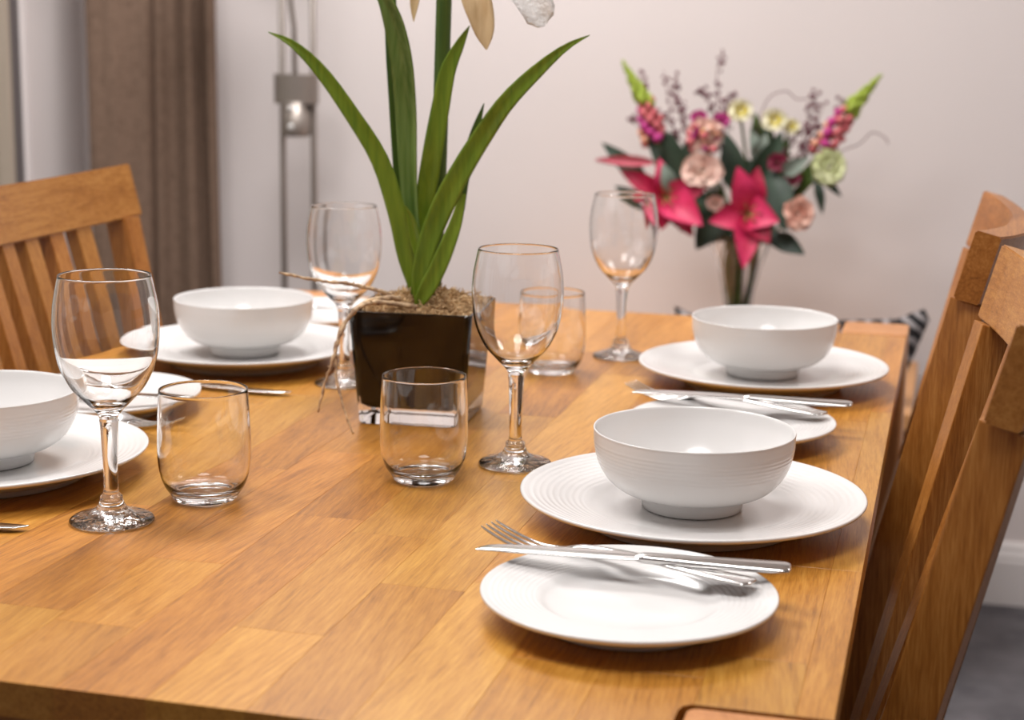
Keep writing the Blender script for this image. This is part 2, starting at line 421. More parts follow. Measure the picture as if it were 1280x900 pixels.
# ---------------------------------------------------------------- chairs
RK = .256; rk = math.atan(RK)
def make_chair(name, label, loc, rz, group='oak slat back dining chairs'):
    ch = empty(name, loc, label, 'chair', group, rz)
    W = .42
    def bf(z): return -.22 + RK*(.97 - z)     # front plane of the back at height z (local x), leaning backwards with height
    tn = Vector((-math.cos(rk), 0, -math.sin(rk)))   # thickness direction, towards the rear
    ud = Vector((-math.sin(rk), 0, math.cos(rk)))
    # top rail: curved block
    n = 16; th = .024; L = .066
    p0 = Vector((bf(.97), 0, .97)); bm = bmesh.new(); rows = []
    for i in range(n+1):
        y = -W/2 + W*i/n; s = .032*(1-(2*y/W)**2)
        c = p0 + tn*s + Vector((0, y, 0))
        rows.append([bm.verts.new(c + tn*a + ud*b) for a, b in ((0, -L), (th, -L), (th, 0), (0, 0))])
    for i in range(n):
        for j in range(4): bm.faces.new((rows[i][j], rows[i][(j+1) % 4], rows[i+1][(j+1) % 4], rows[i+1][j]))
    bm.faces.new(rows[0]); bm.faces.new(rows[-1][::-1])
    long = [e for e in bm.edges if abs(e.verts[0].co.y - e.verts[1].co.y) > .001]
    bmesh.ops.bevel(bm, geom=long, offset=.0015, segments=2, affect='EDGES')
    from_bm('top_rail', bm, M['oak_rail'], ch)
    # posts run down into the rear legs
    for sy in (-1, 1):
        ya, yb = -.013, .013
        Rz = Matrix.Rotation(-sy*.27, 4, 'Z'); ctr = Vector((p0.x - .012, sy*(W/2-.0165), 0))
        zt = .97 - L*math.cos(rk) - .0006
        top = p0 - ud*(L+.0006)
        kn = p0 - ud*((.97-.45)/math.cos(rk))
        pts = [top, top + tn*.034, kn + tn*(.034+.008), Vector((kn.x-.085, 0, 0)), Vector((kn.x-.045, 0, 0)), kn + Vector((0, 0, -.03))]
        bm = bmesh.new()
        A = [bm.verts.new((p.x, ya, p.z)) for p in pts]; B = [bm.verts.new((p.x, yb, p.z)) for p in pts]
        for i in range(len(pts)): bm.faces.new((A[i], A[(i+1) % len(pts)], B[(i+1) % len(pts)], B[i]))
        bm.faces.new(A[::-1]); bm.faces.new(B)
        for v in bm.verts: v.co = Rz @ (v.co - Vector((ctr.x, 0, 0))) + ctr
        bevel(bm, .0015, 2)
        from_bm('back_post', bm, M['oak_z'], ch)
    # slats follow the curve of the rail
    for y in (-.107, -.0535, 0, .0535, .107):
        s = .032*(1-(2*y/W)**2)
        t = p0 - ud*(L-.004) + tn*(s+.003); b = p0 - ud*((.97-.475)/math.cos(rk)) + tn*(s*.55+.003)
        bm = bmesh.new(); A, B = [], []
        for q, lst in ((t, A), (b, B)):
            for a, yy in ((0, -.014), (0, .014), (.018, .014), (.018, -.014)):
                sl = -8*.032*y/(W*W); ca, sa = math.cos(math.atan(sl)), math.sin(math.atan(sl))
                # section turned to follow the curve of the rail
                lst.append(bm.verts.new(q + tn*(a*ca + yy*sa) + Vector((0, y + yy*ca - a*sa, 0))))
        for j in range(4): bm.faces.new((A[j], A[(j+1) % 4], B[(j+1) % 4], B[j]))
        bm.faces.new(A); bm.faces.new(B[::-1]); bevel(bm, .0012, 2)
        from_bm('slat', bm, M['oak_z'], ch)
    kx = (p0 - ud*((.97-.46)/math.cos(rk))).x
    boxo('back_rail', kx-.03, kx, -W/2+.034, W/2-.034, .455, .50, M['oak_rail'], ch, .002)
    boxo('seat', kx+.002, .24, -W/2-.005, W/2+.005, .445, .468, M['oak_x'], ch, .006)
    for x0, x1, y0, y1 in ((.2, .22, -.17, .17), (kx+.01, .2, -.19, -.17), (kx+.01, .2, .17, .19)):
        boxo('seat_rail', x0, x1, y0, y1, .385, .445, M['oak_x'], ch, .002)
    for sy in (-1, 1):
        ya, yb = sorted((sy*W/2, sy*(W/2-.038)))
        boxo('leg', .19, .228, ya, yb, 0, .445, M['oak_z'], ch, .002)
    return ch
make_chair('dining_chair', 'nearest oak dining chair on the right, its curved top rail cut by the frame', (-.176, 1.285, 0), PI)
make_chair('dining_chair', 'oak dining chair on the right side, behind the nearest one', (-.198+.007, 1.812, 0), PI - math.radians(1.6))
make_chair('dining_chair', 'oak slat back chair on the left side of the table, in front of the curtain', (-.785, 1.735, 0), 0)

# ---------------------------------------------------------------- tableware
def ring_prof(pts, r0, r1, amp, period):
    out = []
    for i in range(len(pts)-1):
        (ra, za), (rb, zb) = pts[i], pts[i+1]
        d = math.hypot(rb-ra, zb-za)
        n = max(1, int(d / (period/6))) if (min(ra, rb) >= r0 and max(ra, rb) <= r1) else 1
        for k in range(n):
            t = k/n; r = ra + (rb-ra)*t; z = za + (zb-za)*t
            if n > 1: z += amp*abs(math.sin(PI*(r-r0)/period))
            out.append((r, z))
    out.append(pts[-1]); return out
def plate_prof(R, zr):
    k = R/.1375
    top = [(0, .0105), (.05*k, .0103), (.072*k, .0106), (.080*k, .0122), (.086*k, .0150), (.1335*k, zr-.001)]
    top = ring_prof(top, .0855*k, .134*k, -.00032, .0052*k)
    edge = [(.1360*k, zr-.0002), (.1372*k, zr-.0006), (.1375*k, zr-.0018), (.1365*k, zr-.0034)]
    under = [(.120*k, zr-.0085), (.098*k, .0080), (.090*k, .0050), (.0875*k, .0012), (.0865*k, 0), (.0835*k, 0), (.082*k, .002), (.08*k, .0052), (0, .0056)]
    return top + edge + under
plate_me = None
def make_plate(name, R, zr, loc, label, group):
    o = lathe(name, plate_prof(R, zr), M['porcelain'], None, 96); o.location = loc
    return tag(o, label, 'plate', group)
def make_bowl(loc, label):
    pts = [(0, .0085), (.022, .0088), (.04, .0125), (.058, .0235), (.069, .037), (.0762, .052), (.0782, .062), (.0788, .0638), (.0797, .0640), (.0801, .0630)]
    ins = smooth_prof([(r, z) for r, z in pts[:7]], 36) + pts[7:]
    out = []
    for i in range(61):
        t = i/60; z = .0622 - .0500*t
        a = (1 - ((z-.0122)/.0505)) if z > .0122 else 1
        r = .0445 + (.0798-.0445)*math.sqrt(max(0, 1 - a**2.35))
        if .034 < z < .0555: r += .00035*abs(math.sin(PI*(z-.034)/.0031)) - .00017
        out.append((r, z))
    foot = [(.0415, .0085), (.0405, .0045), (.0400, .0006), (.0388, 0), (.0365, 0), (.0355, .002), (.033, .0038), (0, .0042)]
    o = lathe('bowl', ins + out + foot, M['porcelain'], None, 96); o.location = loc
    return tag(o, label, 'bowl', 'white porcelain bowls on dinner plates')
settings = [((-.186, 1.300), 'nearest on the right side of the table', 'right'),
            ((-.192, 1.855), 'at the far right end of the table', 'right'),
            ((-.782, 1.786), 'on the far left, in front of the brown curtain', 'left'),
            ((-.791, 1.254), 'at the left edge, behind the near wine glass', 'left')]
GRP = 'white place settings'
for (x, y), wh, sd in settings:
    make_plate('dinner_plate', .1375, .025, (x, y, TZ+.0005), 'white dinner plate under a bowl, ' + wh, 'white dinner plates')
    make_bowl((x, y, TZ+.0115), 'white bowl with fine rings, ' + wh)
sides = [((-.191, 1.057), 'white side plate carrying a knife and fork, nearest the viewer'),
         ((-.191, 1.585), 'white side plate with knife and fork between the two right hand bowls'),
         ((-.785, 2.050), 'white side plate beyond the far left bowl, seen past a wine glass'),
         ((-.816, 1.507), 'white side plate between the two left hand bowls, behind the short tumbler')]
for (x, y), lb in sides:
    make_plate('side_plate', .0988, .0205, (x, y, TZ+.0005), lb, 'white side plates')

# cutlery: local +x runs from the handle end to the tip, origin at the middle of the length
def bar(secs, nseg=10, wide=1.0):
    """secs: (x, y_centre, halfwidth, z_centre, halfthick) -> verts, faces; superellipse sections"""
    vs, fs = [], []
    for x, yc, hw, zc, ht in secs:
        for k in range(nseg):
            a = 2*PI*k/nseg; c, s = math.cos(a), math.sin(a)
            vs.append(Vector((x, yc + hw*wide*math.copysign(abs(c)**.6, c), zc + ht*math.copysign(abs(s)**.8, s))))
    for i in range(len(secs)-1):
        for k in range(nseg):
            k2 = (k+1) % nseg; fs.append((i*nseg+k, i*nseg+k2, (i+1)*nseg+k2, (i+1)*nseg+k))
    fs.append(tuple(range(nseg))[::-1]); fs.append(tuple((len(secs)-1)*nseg+k for k in range(nseg)))
    return vs, fs
def make_fork():
    r = empty('table_fork', (0, 0, 0), '', 'fork')
    h = spline([(-.100, 0, .004, .000, .0008), (-.098, 0, .0078, .000, .0013), (-.090, 0, .0098, 0, .0014), (-.05, 0, .0072, .0018, .0014), (-.01, 0, .0040, .004, .0017),
                (.022, 0, .0034, .0035, .0018), (.036, 0, .0055, .001, .0015), (.046, 0, .0105, -.002, .0011), (.054, 0, .0120, -.003, .0010)], 48)
    multi('handle', [bar(h)], M['steel'], r)
    for k in range(4):
        y = (-1.5+k)*.0062
        t = spline([(.051, y*.98, .0024, -.0029, .0010), (.065, y, .0017, -.0028, .0010), (.082, y, .0015, .0008, .0010), (.097, y*.96, .0011, .0062, .0008), (.102, y*.95, .0004, .0086, .0004)], 16)
        multi('tine', [bar(t, 8)], M['steel'], r)
    return r
def make_knife():
    r = empty('table_knife', (0, 0, 0), '', 'knife')
    h = spline([(-.108, 0, .005, 0, .001), (-.1055, 0, .0082, 0, .0019), (-.096, 0, .0094, 0, .0022), (-.05, 0, .0078, 0, .0026), (-.012, 0, .0058, 0, .0030), (-.006, 0, .0050, 0, .0026), (-.002, 0, .0036, 0, .0016)], 44)
    multi('handle', [bar(h, 12, .9)], M['steel'], r)
    b = spline([(-.006, 0, .0052, 0, .0012), (.004, -.001, .0078, 0, .0011), (.03, -.001, .0090, 0, .0010), (.075, 0, .0088, 0, .0009), (.098, .0015, .0066, 0, .0008), (.106, .004, .0036, 0, .0006), (.109, .006, .0008, 0, .0004)], 44)
    multi('blade', [bar(b, 12, .85)], M['steel'], r)
    return r
fork0, knife0 = make_fork(), make_knife()
used = {'f': False, 'k': False}
def place(kind, a, b, label, roll=0):
    """a = handle end, b = tip (world)"""
    src = fork0 if kind == 'f' else knife0
    o = src if not used[kind] else copy_tree(src); used[kind] = True
    a, b = Vector(a), Vector(b); d = (b-a).normalized()
    s = Vector((0, 0, 1)).cross(d).normalized(); u = d.cross(s)
    m = Matrix((d, s, u)).transposed().to_4x4() @ Matrix.Rotation(roll, 4, 'X')
    if kind == 'f': m = m @ Matrix.Scale((b-a).length/.203, 4)
    m.translation = (a+b)/2; o.matrix_world = m
    tag(o, label, None, 'stainless steel cutlery'); return o
zr = TZ + .0228
place('f', (-.110, 1.079, zr+.003), (-.313, 1.152, zr-.004), 'steel fork on the nearest side plate, half under its knife', 0)
place('k', (-.094, 1.105, zr+.0070), (-.300, 1.094, zr+.0060), 'steel knife lying across the fork on the nearest side plate', -.12)
place('f', (-.103, 1.608, zr+.003), (-.309, 1.686, zr-.004), 'steel fork on the side plate between the two right hand bowls')
place('k', (-.084, 1.640, zr+.0070), (-.294, 1.640, zr+.0060), 'steel knife on the side plate between the two right hand bowls', -.12)
place('f', (-.898, 1.474, zr+.003), (-.684, 1.398, zr-.008), 'steel fork seen through the left tumbler, its tines past the side plate', 0)
place('k', (-.913, 1.452, zr+.0070), (-.704, 1.468, zr+.0060), 'steel knife resting on the side plate behind the left tumbler')
place('k', (-.880, 1.633, TZ+.005), (-.662, 1.6255, TZ+.004), 'steel knife on the oak between the left side plate and the far left dinner plate')
place('k', (-.885, 1.095, TZ+.005), (-.671, 1.110, TZ+.004), 'steel knife whose tip enters at the lower left edge of the picture')
place('k', (-.88, 2.003, zr+.0065), (-.67, 2.012, zr+.0065), 'steel knife on the side plate beyond the far left bowl')

# glasses
def make_wine_glass(loc, label, rz=0):
    r = empty('wine_glass', loc, label, 'wine glass', 'stemmed wine glasses', rz)
    outer = spline([(.0066, .0815), (.0095, .0875), (.0185, .097), (.0290, .1090), (.0370, .1270), (.0404, .1500), (.0398, .1700), (.0372, .1850), (.0352, .1942)], 44)
    rim = [(.0350, .1950), (.0342, .1950), (.0340, .1942)]
    inner = spline([(.0340, .1940), (.0361, .1850), (.0387, .1700), (.0393, .1500), (.0358, .1275), (.0272, .1100), (.0165, .0990), (.0080, .0950), (.0, .0945)], 40)
    stem = spline([(.0325, .0022), (.0300, .0040), (.0200, .0068), (.0125, .0110), (.0093, .0165), (.0088, .0185), (.0086, .0205), (.0062, .0235), (.0056, .0300), (.0056, .0450), (.0063, .0620), (.0068, .0750), (.0074, .0815)], 48)
    foot = [(0, .0022), (.012, .0020), (.022, .0012), (.0290, .0002), (.0322, .0006), (.0330, .0014)]
    # one continuous glass body (foot, stem, bowl)
    body = foot + stem + outer[1:] + rim + inner[1:]
    g_ = lathe('glass_body', body, M['glass'], r, 72); g_.data.materials.append(M['glass_foot'])
    for p in g_.data.polygons:
        if p.center.z < .0125: p.material_index = 1
    return r
gl = [((-.621, 1.157), 'stemmed wine glass standing nearest, at the left beside the short tumbler'),
      ((-.364, 1.424), 'stemmed wine glass in the middle, right of the black planter'),
      ((-.372, 1.955), 'stemmed wine glass in front of the bouquet, left of the far right plate'),
      ((-.629, 1.704), 'stemmed wine glass behind the black planter, beside the far left bowl')]
for i, ((x, y), lb) in enumerate(gl): make_wine_glass((x, y, TZ+.0006), lb, i*1.3)
def make_tumbler(loc, label):
    outer = spline([(.0262, .0010), (.0285, .0050), (.0335, .0130), (.0368, .0240), (.0380, .0360), (.0378, .0550), (.0370, .0760), (.0361, .0912)], 40)
    rim = [(.0359, .0920), (.0351, .0920), (.0349, .0912)]
    inner = spline([(.0349, .0910), (.0357, .0760), (.0365, .0550), (.0366, .0360), (.0352, .0230), (.0312, .0130), (.0245, .0085), (.0120, .0072), (0, .0070)], 36)
    o = lathe('tumbler', [(0, .0022), (.0205, .0020), (.0235, .0002), (.0252, .0002)] + outer + rim + inner[1:], M['glass_wavy'], None, 72)
    o.location = loc; return tag(o, label, 'tumbler', 'short glass tumblers')
for (x, y), lb in [((-.580, 1.240), 'short clear tumbler at the left, right of the nearest wine glass'),
                   ((-.427, 1.352), 'short clear tumbler directly in front of the black planter'),
                   ((-.430, 1.843), 'short clear tumbler half hidden behind the middle wine glass')]:
    make_tumbler((x, y, TZ+.0006), lb)

# ---------------------------------------------------------------- planter
PC = Vector((-.5035, 1.588, TZ+.0006)); PR = math.radians(5)
planter = empty('square_planter', PC, 'square black glass planter with a clear outer wall, filled with dry moss', 'planter', None, PR)
def sq(h, z, rr=.006, n=4):
    out = []
    for cx_, cy2, a0 in ((1, 1, 0), (-1, 1, 90), (-1, -1, 180), (1, -1, 270)):
        for i in range(n+1):
            a = math.radians(a0 + 90*i/n)
            out.append(Vector((cx_*(h-rr) + rr*math.cos(a), cy2*(h-rr) + rr*math.sin(a), z)))
    return out
def loft(name, loops, mat, parent, capa=True, capb=True, smooth=False):
    bm = bmesh.new(); L = [[bm.verts.new(p) for p in lp] for lp in loops]; n = len(L[0])
    for i in range(len(L)-1):
        for k in range(n): bm.faces.new((L[i][k], L[i][(k+1) % n], L[i+1][(k+1) % n], L[i+1][k]))
    if capa: bm.faces.new(L[0][::-1])
    if capb: bm.faces.new(L[-1])
    return from_bm(name, bm, mat, parent, smooth)
H = .113
loft('glass_wall', [sq(.0510, 0), sq(.0528, .002), sq(.0612, H-.001), sq(.0607, H), sq(.0592, H), sq(.0588, H-.001), sq(.0500, .020), sq(.0440, .0165)], M['glass'], planter)
tag(loft('black_liner', [sq(.0445, .0160, .006), sq(.0503, .0196, .006), sq(.0591, H-.0009), sq(.0580, H-.0009), sq(.0490, .026)], M['black_liner'], planter), 'glossy black inner lining')
# moss
rnd = random.Random(5); parts = []
bm = bmesh.new()
def mz(x, y): return H - .006 + .015*max(0, 1-((x-.004)**2+(y-.01)**2)/.0032) + .003*math.sin(x*160)*math.cos(y*140)
for i in range(1700):
    x, y = rnd.uniform(-.054, .054), rnd.uniform(-.054, .054)
    z = mz(x, y) + rnd.uniform(-.004, .004)
    a = rnd.uniform(0, 2*PI); l = rnd.uniform(.006, .014); pts = []
    p = Vector((x, y, z)); d = Vector((math.cos(a), math.sin(a), rnd.uniform(-.2, .7)))
    for k in range(5):
        pts.append(p.copy()); d = (d + Vector((rnd.uniform(-.9, .9), rnd.uniform(-.9, .9), rnd.uniform(-.6, .5)))).normalized(); p = p + d*l/4
    for q in pts:
        q.x = max(-.0555, min(.0555, q.x)); q.y = max(-.0555, min(.0555, q.y))
    parts.append(tube_geo(pts, rnd.uniform(.0004, .0009), 3))
vs = []; g = 14
base_v = [Vector((-.054+.108*i/g, -.054+.108*j/g, mz(-.054+.108*i/g, -.054+.108*j/g)-.003)) for j in range(g+1) for i in range(g+1)]
base_f = [(j*(g+1)+i, j*(g+1)+i+1, (j+1)*(g+1)+i+1, (j+1)*(g+1)+i) for j in range(g) for i in range(g)]
parts.append((base_v, base_f))
moss = multi('moss', parts, M['moss'], None, False); moss.location = PC; moss.rotation_euler.z = PR
tag(moss, 'dry tan moss heaped in the top of the black planter', 'moss', None, 'stuff')
# twigs
def twig(name, pts3, r0, r1, label, seed):
    rn = random.Random(seed); P = [Vector(p) for p in spline([tuple(p) for p in pts3], 40)]
    rad = []
    for i, p in enumerate(P):
        t = i/40
        p += Vector((rn.uniform(-1, 1), rn.uniform(-1, 1), rn.uniform(-1, 1)))*.0007
        rad.append(1.25*(r0*(1-t)+r1*t)*(1+.35*(rn.random() < .22)))
    o = tube(name, P, rad, M['twig'], None, 8)
    for k in range(5):
        i = rn.randint(8, 36); d = Vector((rn.uniform(-1, 1), rn.uniform(-1, 1), rn.uniform(0, 1))).normalized()
        tube('twig_spur', [P[i], P[i]+d*.003, P[i]+d*.005], [rad[i]*.7, rad[i]*.5, .0002], M['twig'], o, 5)
    return tag(o, label, 'twig', 'dry twigs in the planter')
twig('dry_twig', [pix(512, 383, 1.58), pix(480, 366, 1.545), pix(440, 356, 1.53), pix(395, 350, 1.52), pix(348, 340, 1.51)], .0019, .0008, 'dry twig reaching left from the moss over the far left bowl', 1)
twig('dry_twig', [pix(520, 384, 1.55), pix(476, 378, 1.53), pix(449, 384, 1.51), pix(431, 405, 1.492), pix(418, 445, 1.48), pix(406, 480, 1.475), pix(398, 515, 1.47)], .0019, .0007, 'dry twig drooping over the planter corner, left hand of two', 2)
twig('dry_twig', [pix(500, 372, 1.55), pix(462, 376, 1.525), pix(440, 392, 1.505), pix(422, 425, 1.488), pix(420, 465, 1.478), pix(428, 505, 1.47), pix(441, 542, 1.465)], .0020, .0007, 'dry twig drooping over the planter corner, ending lower by the planter base', 3)
# plant
plant = empty('potted_amaryllis', (PC.x, PC.y, TZ+.1), 'tall green plant with strap leaves and thick stalks growing from the black planter', 'plant')
PB = Vector(plant.location)
def unp(o):
    o.parent = plant; o.matrix_parent_inverse = Matrix.Translation(-PB); return o
def leaf(pts, mat, fold=.25, name='leaf', n=26, thick=.0006, twist=0, label=None):
    """pts: (u, v, width_px, Y) -> strap leaf with a V section facing the room's front"""
    S = spline(pts, n); V, Fs = [], []
    P = [pix(u, v, y) for u, v, w_, y in S]; m = 6
    view = Vector((.25, -1, .1)).normalized()
    for i, p in enumerate(P):
        d = (P[min(i+1, n)] - P[max(i-1, 0)]).normalized()
        vv = (Matrix.Rotation(twist*i/n, 3, d) @ view)
        s = d.cross(vv).normalized(); nn = s.cross(d).normalized()
        hw = max(.0002, S[i][2]/2 * (p.y*1.03) / F)
        for side in (0, 1):
            for k in range(m+1):
                t = -1 + 2*k/m
                V.append(p + s*(hw*t) + nn*(fold*hw*abs(t) - (thick if side else 0)))
    r = 2*(m+1)
    for i in range(n):
        for k in range(m):
            a = i*r+k; Fs.append((a, a+1, a+r+1, a+r)); b = i*r+(m+1)+k; Fs.append((b+r, b+r+1, b+1, b))
        for k in (0, m):
            a = i*r+k; b = a+m+1; q = (a, a+r, b+r, b); Fs.append(q if k == 0 else q[::-1])
    me = bpy.data.meshes.new(name); me.from_pydata(V, [], Fs)
    o = unp(link_mesh(name, me, mat))
    if label: o['label'] = label
    return o
Yc = 1.585
leaf([(525, 380, 12, Yc-.01), (519, 355, 20, Yc-.01), (508, 318, 24, Yc-.012), (497, 268, 24, Yc-.015), (475, 200, 23, Yc-.02), (440, 143, 20, Yc-.03), (402, 90, 17, Yc-.04), (366, 55, 10, Yc-.05), (335, 40, 1, Yc-.055)], M['leaf'])
leaf([(524, 378, 12, Yc), (520, 330, 20, Yc), (513, 260, 20, Yc), (510, 200, 24, Yc), (508, 140, 27, Yc), (503, 80, 28, Yc-.01), (494, 35, 26, Yc-.02), (483, 5, 20, Yc-.03), (468, -14, 6, Yc-.04)], M['leaf2'], .8, label='blue-green folded leaf bending over at its tip')
leaf([(522, 378, 12, Yc+.012), (518, 330, 22, Yc+.012), (528, 265, 22, Yc+.008), (536, 222, 26, Yc+.005), (543, 178, 25, Yc), (551, 133, 23, Yc), (560, 88, 20, Yc), (575, 55, 12, Yc), (587, 32, 1, Yc)], M['leaf'])
leaf([(526, 380, 14, Yc-.022), (524, 350, 20, Yc-.022), (531, 318, 24, Yc-.022), (540, 290, 27, Yc-.02), (557, 250, 29, Yc-.02), (582, 204, 27, Yc-.02), (604, 169, 25, Yc-.02), (632, 129, 22, Yc-.03), (667, 93, 18, Yc-.03), (706, 60, 9, Yc-.04), (737, 44, 1, Yc-.045)], M['leaf'])
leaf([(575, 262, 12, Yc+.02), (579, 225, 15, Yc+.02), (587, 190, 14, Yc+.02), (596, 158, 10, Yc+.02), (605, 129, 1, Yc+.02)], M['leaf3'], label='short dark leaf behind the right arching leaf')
leaf([(522, 382, 10, Yc-.03), (531, 366, 20, Yc-.03), (545, 340, 22, Yc-.028), (559, 308, 20, Yc-.025), (571, 275, 15, Yc-.02), (579, 242, 8, Yc-.018)], M['leaf'])
leaf([(524, 352, 3, Yc-.014), (525, 325, 12, Yc-.014), (519, 298, 15, Yc-.014), (514, 276, 12, Yc-.016), (506, 257, 2, Yc-.02)], M['leaf'], .5)
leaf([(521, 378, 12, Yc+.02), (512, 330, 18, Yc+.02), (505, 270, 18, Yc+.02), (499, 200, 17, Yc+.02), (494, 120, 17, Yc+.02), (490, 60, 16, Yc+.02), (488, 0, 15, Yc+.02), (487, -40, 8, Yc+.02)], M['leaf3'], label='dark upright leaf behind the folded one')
def stalk(pts, wpx, mat, nm='stalk'):
    P = [Vector(p) for p in spline([tuple(pix(u, v, y)) for u, v, y in pts], 24)]
    return unp(tube(nm, P, wpx/2*1.63/F, mat, None, 14))
stalk([(541, 378, Yc+.025), (545, 300, Yc+.022), (549, 200, Yc+.022), (552, 100, Yc+.022), (555, 0, Yc+.022), (557, -75, Yc+.02)], 20, M['stalk'])
# bloom above the frame: a ring of dry beige petals with one white velvety petal hanging
def petal(pts, mat, name='petal', fold=.35, **k): return leaf(pts, mat, fold, name, 14, .0007, **k)
petal([(562, -72, 6, Yc+.01), (580, -45, 24, Yc-.01), (594, -5, 36, Yc-.02), (602, 22, 32, Yc-.02), (606, 44, 22, Yc-.02), (608, 62, 2, Yc-.02)], M['dry_petal'])
petal([(552, -72, 6, Yc+.01), (536, -50, 18, Yc), (522, -22, 15, Yc), (518, 5, 11, Yc), (517, 27, 1, Yc)], M['dry_petal'])
petal([(560, -78, 6, Yc+.01), (530, -100, 22, Yc), (490, -110, 24, Yc-.01), (460, -98, 3, Yc-.02)], M['dry_petal'])
petal([(558, -75, 6, Yc+.02), (580, -120, 26, Yc+.02), (610, -150, 24, Yc+.02), (640, -160, 3, Yc+.02)], M['dry_petal'])
wp = petal([(562, -74, 8, Yc+.01), (600, -68, 30, Yc), (640, -42, 46, Yc), (660, -12, 50, Yc), (672, 12, 44, Yc), (678, 26, 30, Yc), (681, 31, 8, Yc)], M['white_petal'], label='crumpled white velvety petal', fold=.6)
for v in wp.data.vertices:
    h = v.co
    v.co += Vector((math.sin(h.x*900+h.z*500), math.cos(h.x*700+h.z*1100), math.sin(h.z*900+h.x*1300)))*.0012
# ---------------------------------------------------------------- floor lamp
lamp = empty('floor_lamp', (-1.318, 3.30, 0), 'brushed nickel floor lamp with twin poles and a clamp, by the back wall', 'lamp')
lathe('base', [(0, 0), (.14, 0), (.14, .014), (.13, .02), (0, .022)], M['lamp_metal'], lamp, 48)
for dx in (-.034, .034): tube('pole', [(dx, 0, .02), (dx, 0, 1.75)], .0062, M['lamp_metal'], lamp, 14)
lathe('clamp', [(0, 0), (.024, .0005), (.029, .004), (.030, .010), (.030, .072), (.0, .074)], M['lamp_metal'], lamp, 32, (0, -.010, .918)) 
cl = [k for k in bpy.data.objects if k.parent == lamp and k.name.startswith('clamp')][0]
loft('clamp_collar', [[Vector((x*1.0, y*1.0-.008, z)) for x, y in [(.048*math.cos(a)*(1 if 1 else 1), .026*math.sin(a)) for a in [2*PI*k/32 for k in range(32)]]] for z in (.985, .988, 1.012, 1.015, 1.042, 1.045)], M['lamp_metal'], lamp, smooth=False)
for z in (.939, .976): 
    o = lathe('screw', [(0, 0), (.006, 0), (.0055, .003), (0, .004)], M['screw'], cl, 20); o.rotation_euler = (PI/2, 0, 0); o.location = (0, -.0395, z)
arm = tube('reading_arm', [(-.002, -.01, 1.045), (-.002, -.012, 1.14), (-.010, -.02, 1.22), (-.03, -.05, 1.32), (-.08, -.12, 1.42)], .0052, M['lamp_metal'], lamp, 10)
lathe('reading_shade', [(.0, .05), (.03, .05), (.055, -.03), (.053, -.03), (.028, .046), (0, .046)], M['lamp_metal'], arm, 32, (-.1, -.15, 1.40))
lathe('lamp_shade', [(.02, 1.74), (.10, 1.77), (.17, 1.85), (.167, 1.85), (.098, 1.776), (.02, 1.747)], M['gloss_white'], lamp, 40)

# ---------------------------------------------------------------- curtain
cur = bmesh.new(); nU = 150; Z0, Z1 = .03, 2.22
A0, A1 = Vector((-1.795, 3.29, 0)), Vector((-1.54, 3.40, 0)); dirv = (A1-A0).normalized(); nv = Vector((dirv.y, -dirv.x, 0))
zs = [Z0 + (Z1-Z0)*j/14 for j in range(15)]
rows = []
def foldy(t): 
    return .014*math.sin(t*2*PI*1.0+.6) + .017*math.sin(t*2*PI*4.6 + 1.5*math.sin(t*6)) * (0.10 + .90*min(1, max(0, (t-.42)*6))) - .022*math.exp(-((t-.50)/.025)**2)
for z in zs:
    row = []
    for i in range(nU+1):
        t = i/nU; amp = 1 + .12*math.sin(z*2+t*5)
        row.append(cur.verts.new(A0 + dirv*((A1-A0).length*t + .006*math.sin(z*1.7+t*9)) + nv*(foldy(t)*amp) + Vector((0, 0, z))))
    rows.append(row)
for j in range(len(rows)-1):
    for i in range(nU): cur.faces.new((rows[j][i], rows[j][i+1], rows[j+1][i+1], rows[j+1][i]))
co = from_bm('fabric', cur, M['curtain'], None, True)
m = co.modifiers.new('thick', 'SOLIDIFY'); m.thickness = .003
cu = empty('curtain', (-1.66, 3.34, 0), 'brown woven curtain drawn back in folds into the left corner', 'curtain')
co.parent = cu; co.matrix_parent_inverse = Matrix.Translation((1.66, -3.34, 0))
pole = tube('curtain_pole', [(-1.76, 1.0, 2.235), (-1.76, 3.44, 2.235)], .012, M['lamp_metal'], None, 14)
tag(pole, 'nickel curtain pole above the patio door', 'curtain pole')
for y in (1.1, 3.2): boxo('bracket', WL, -1.755, y-.006, y+.006, 2.21, 2.225, M['lamp_metal'], pole)

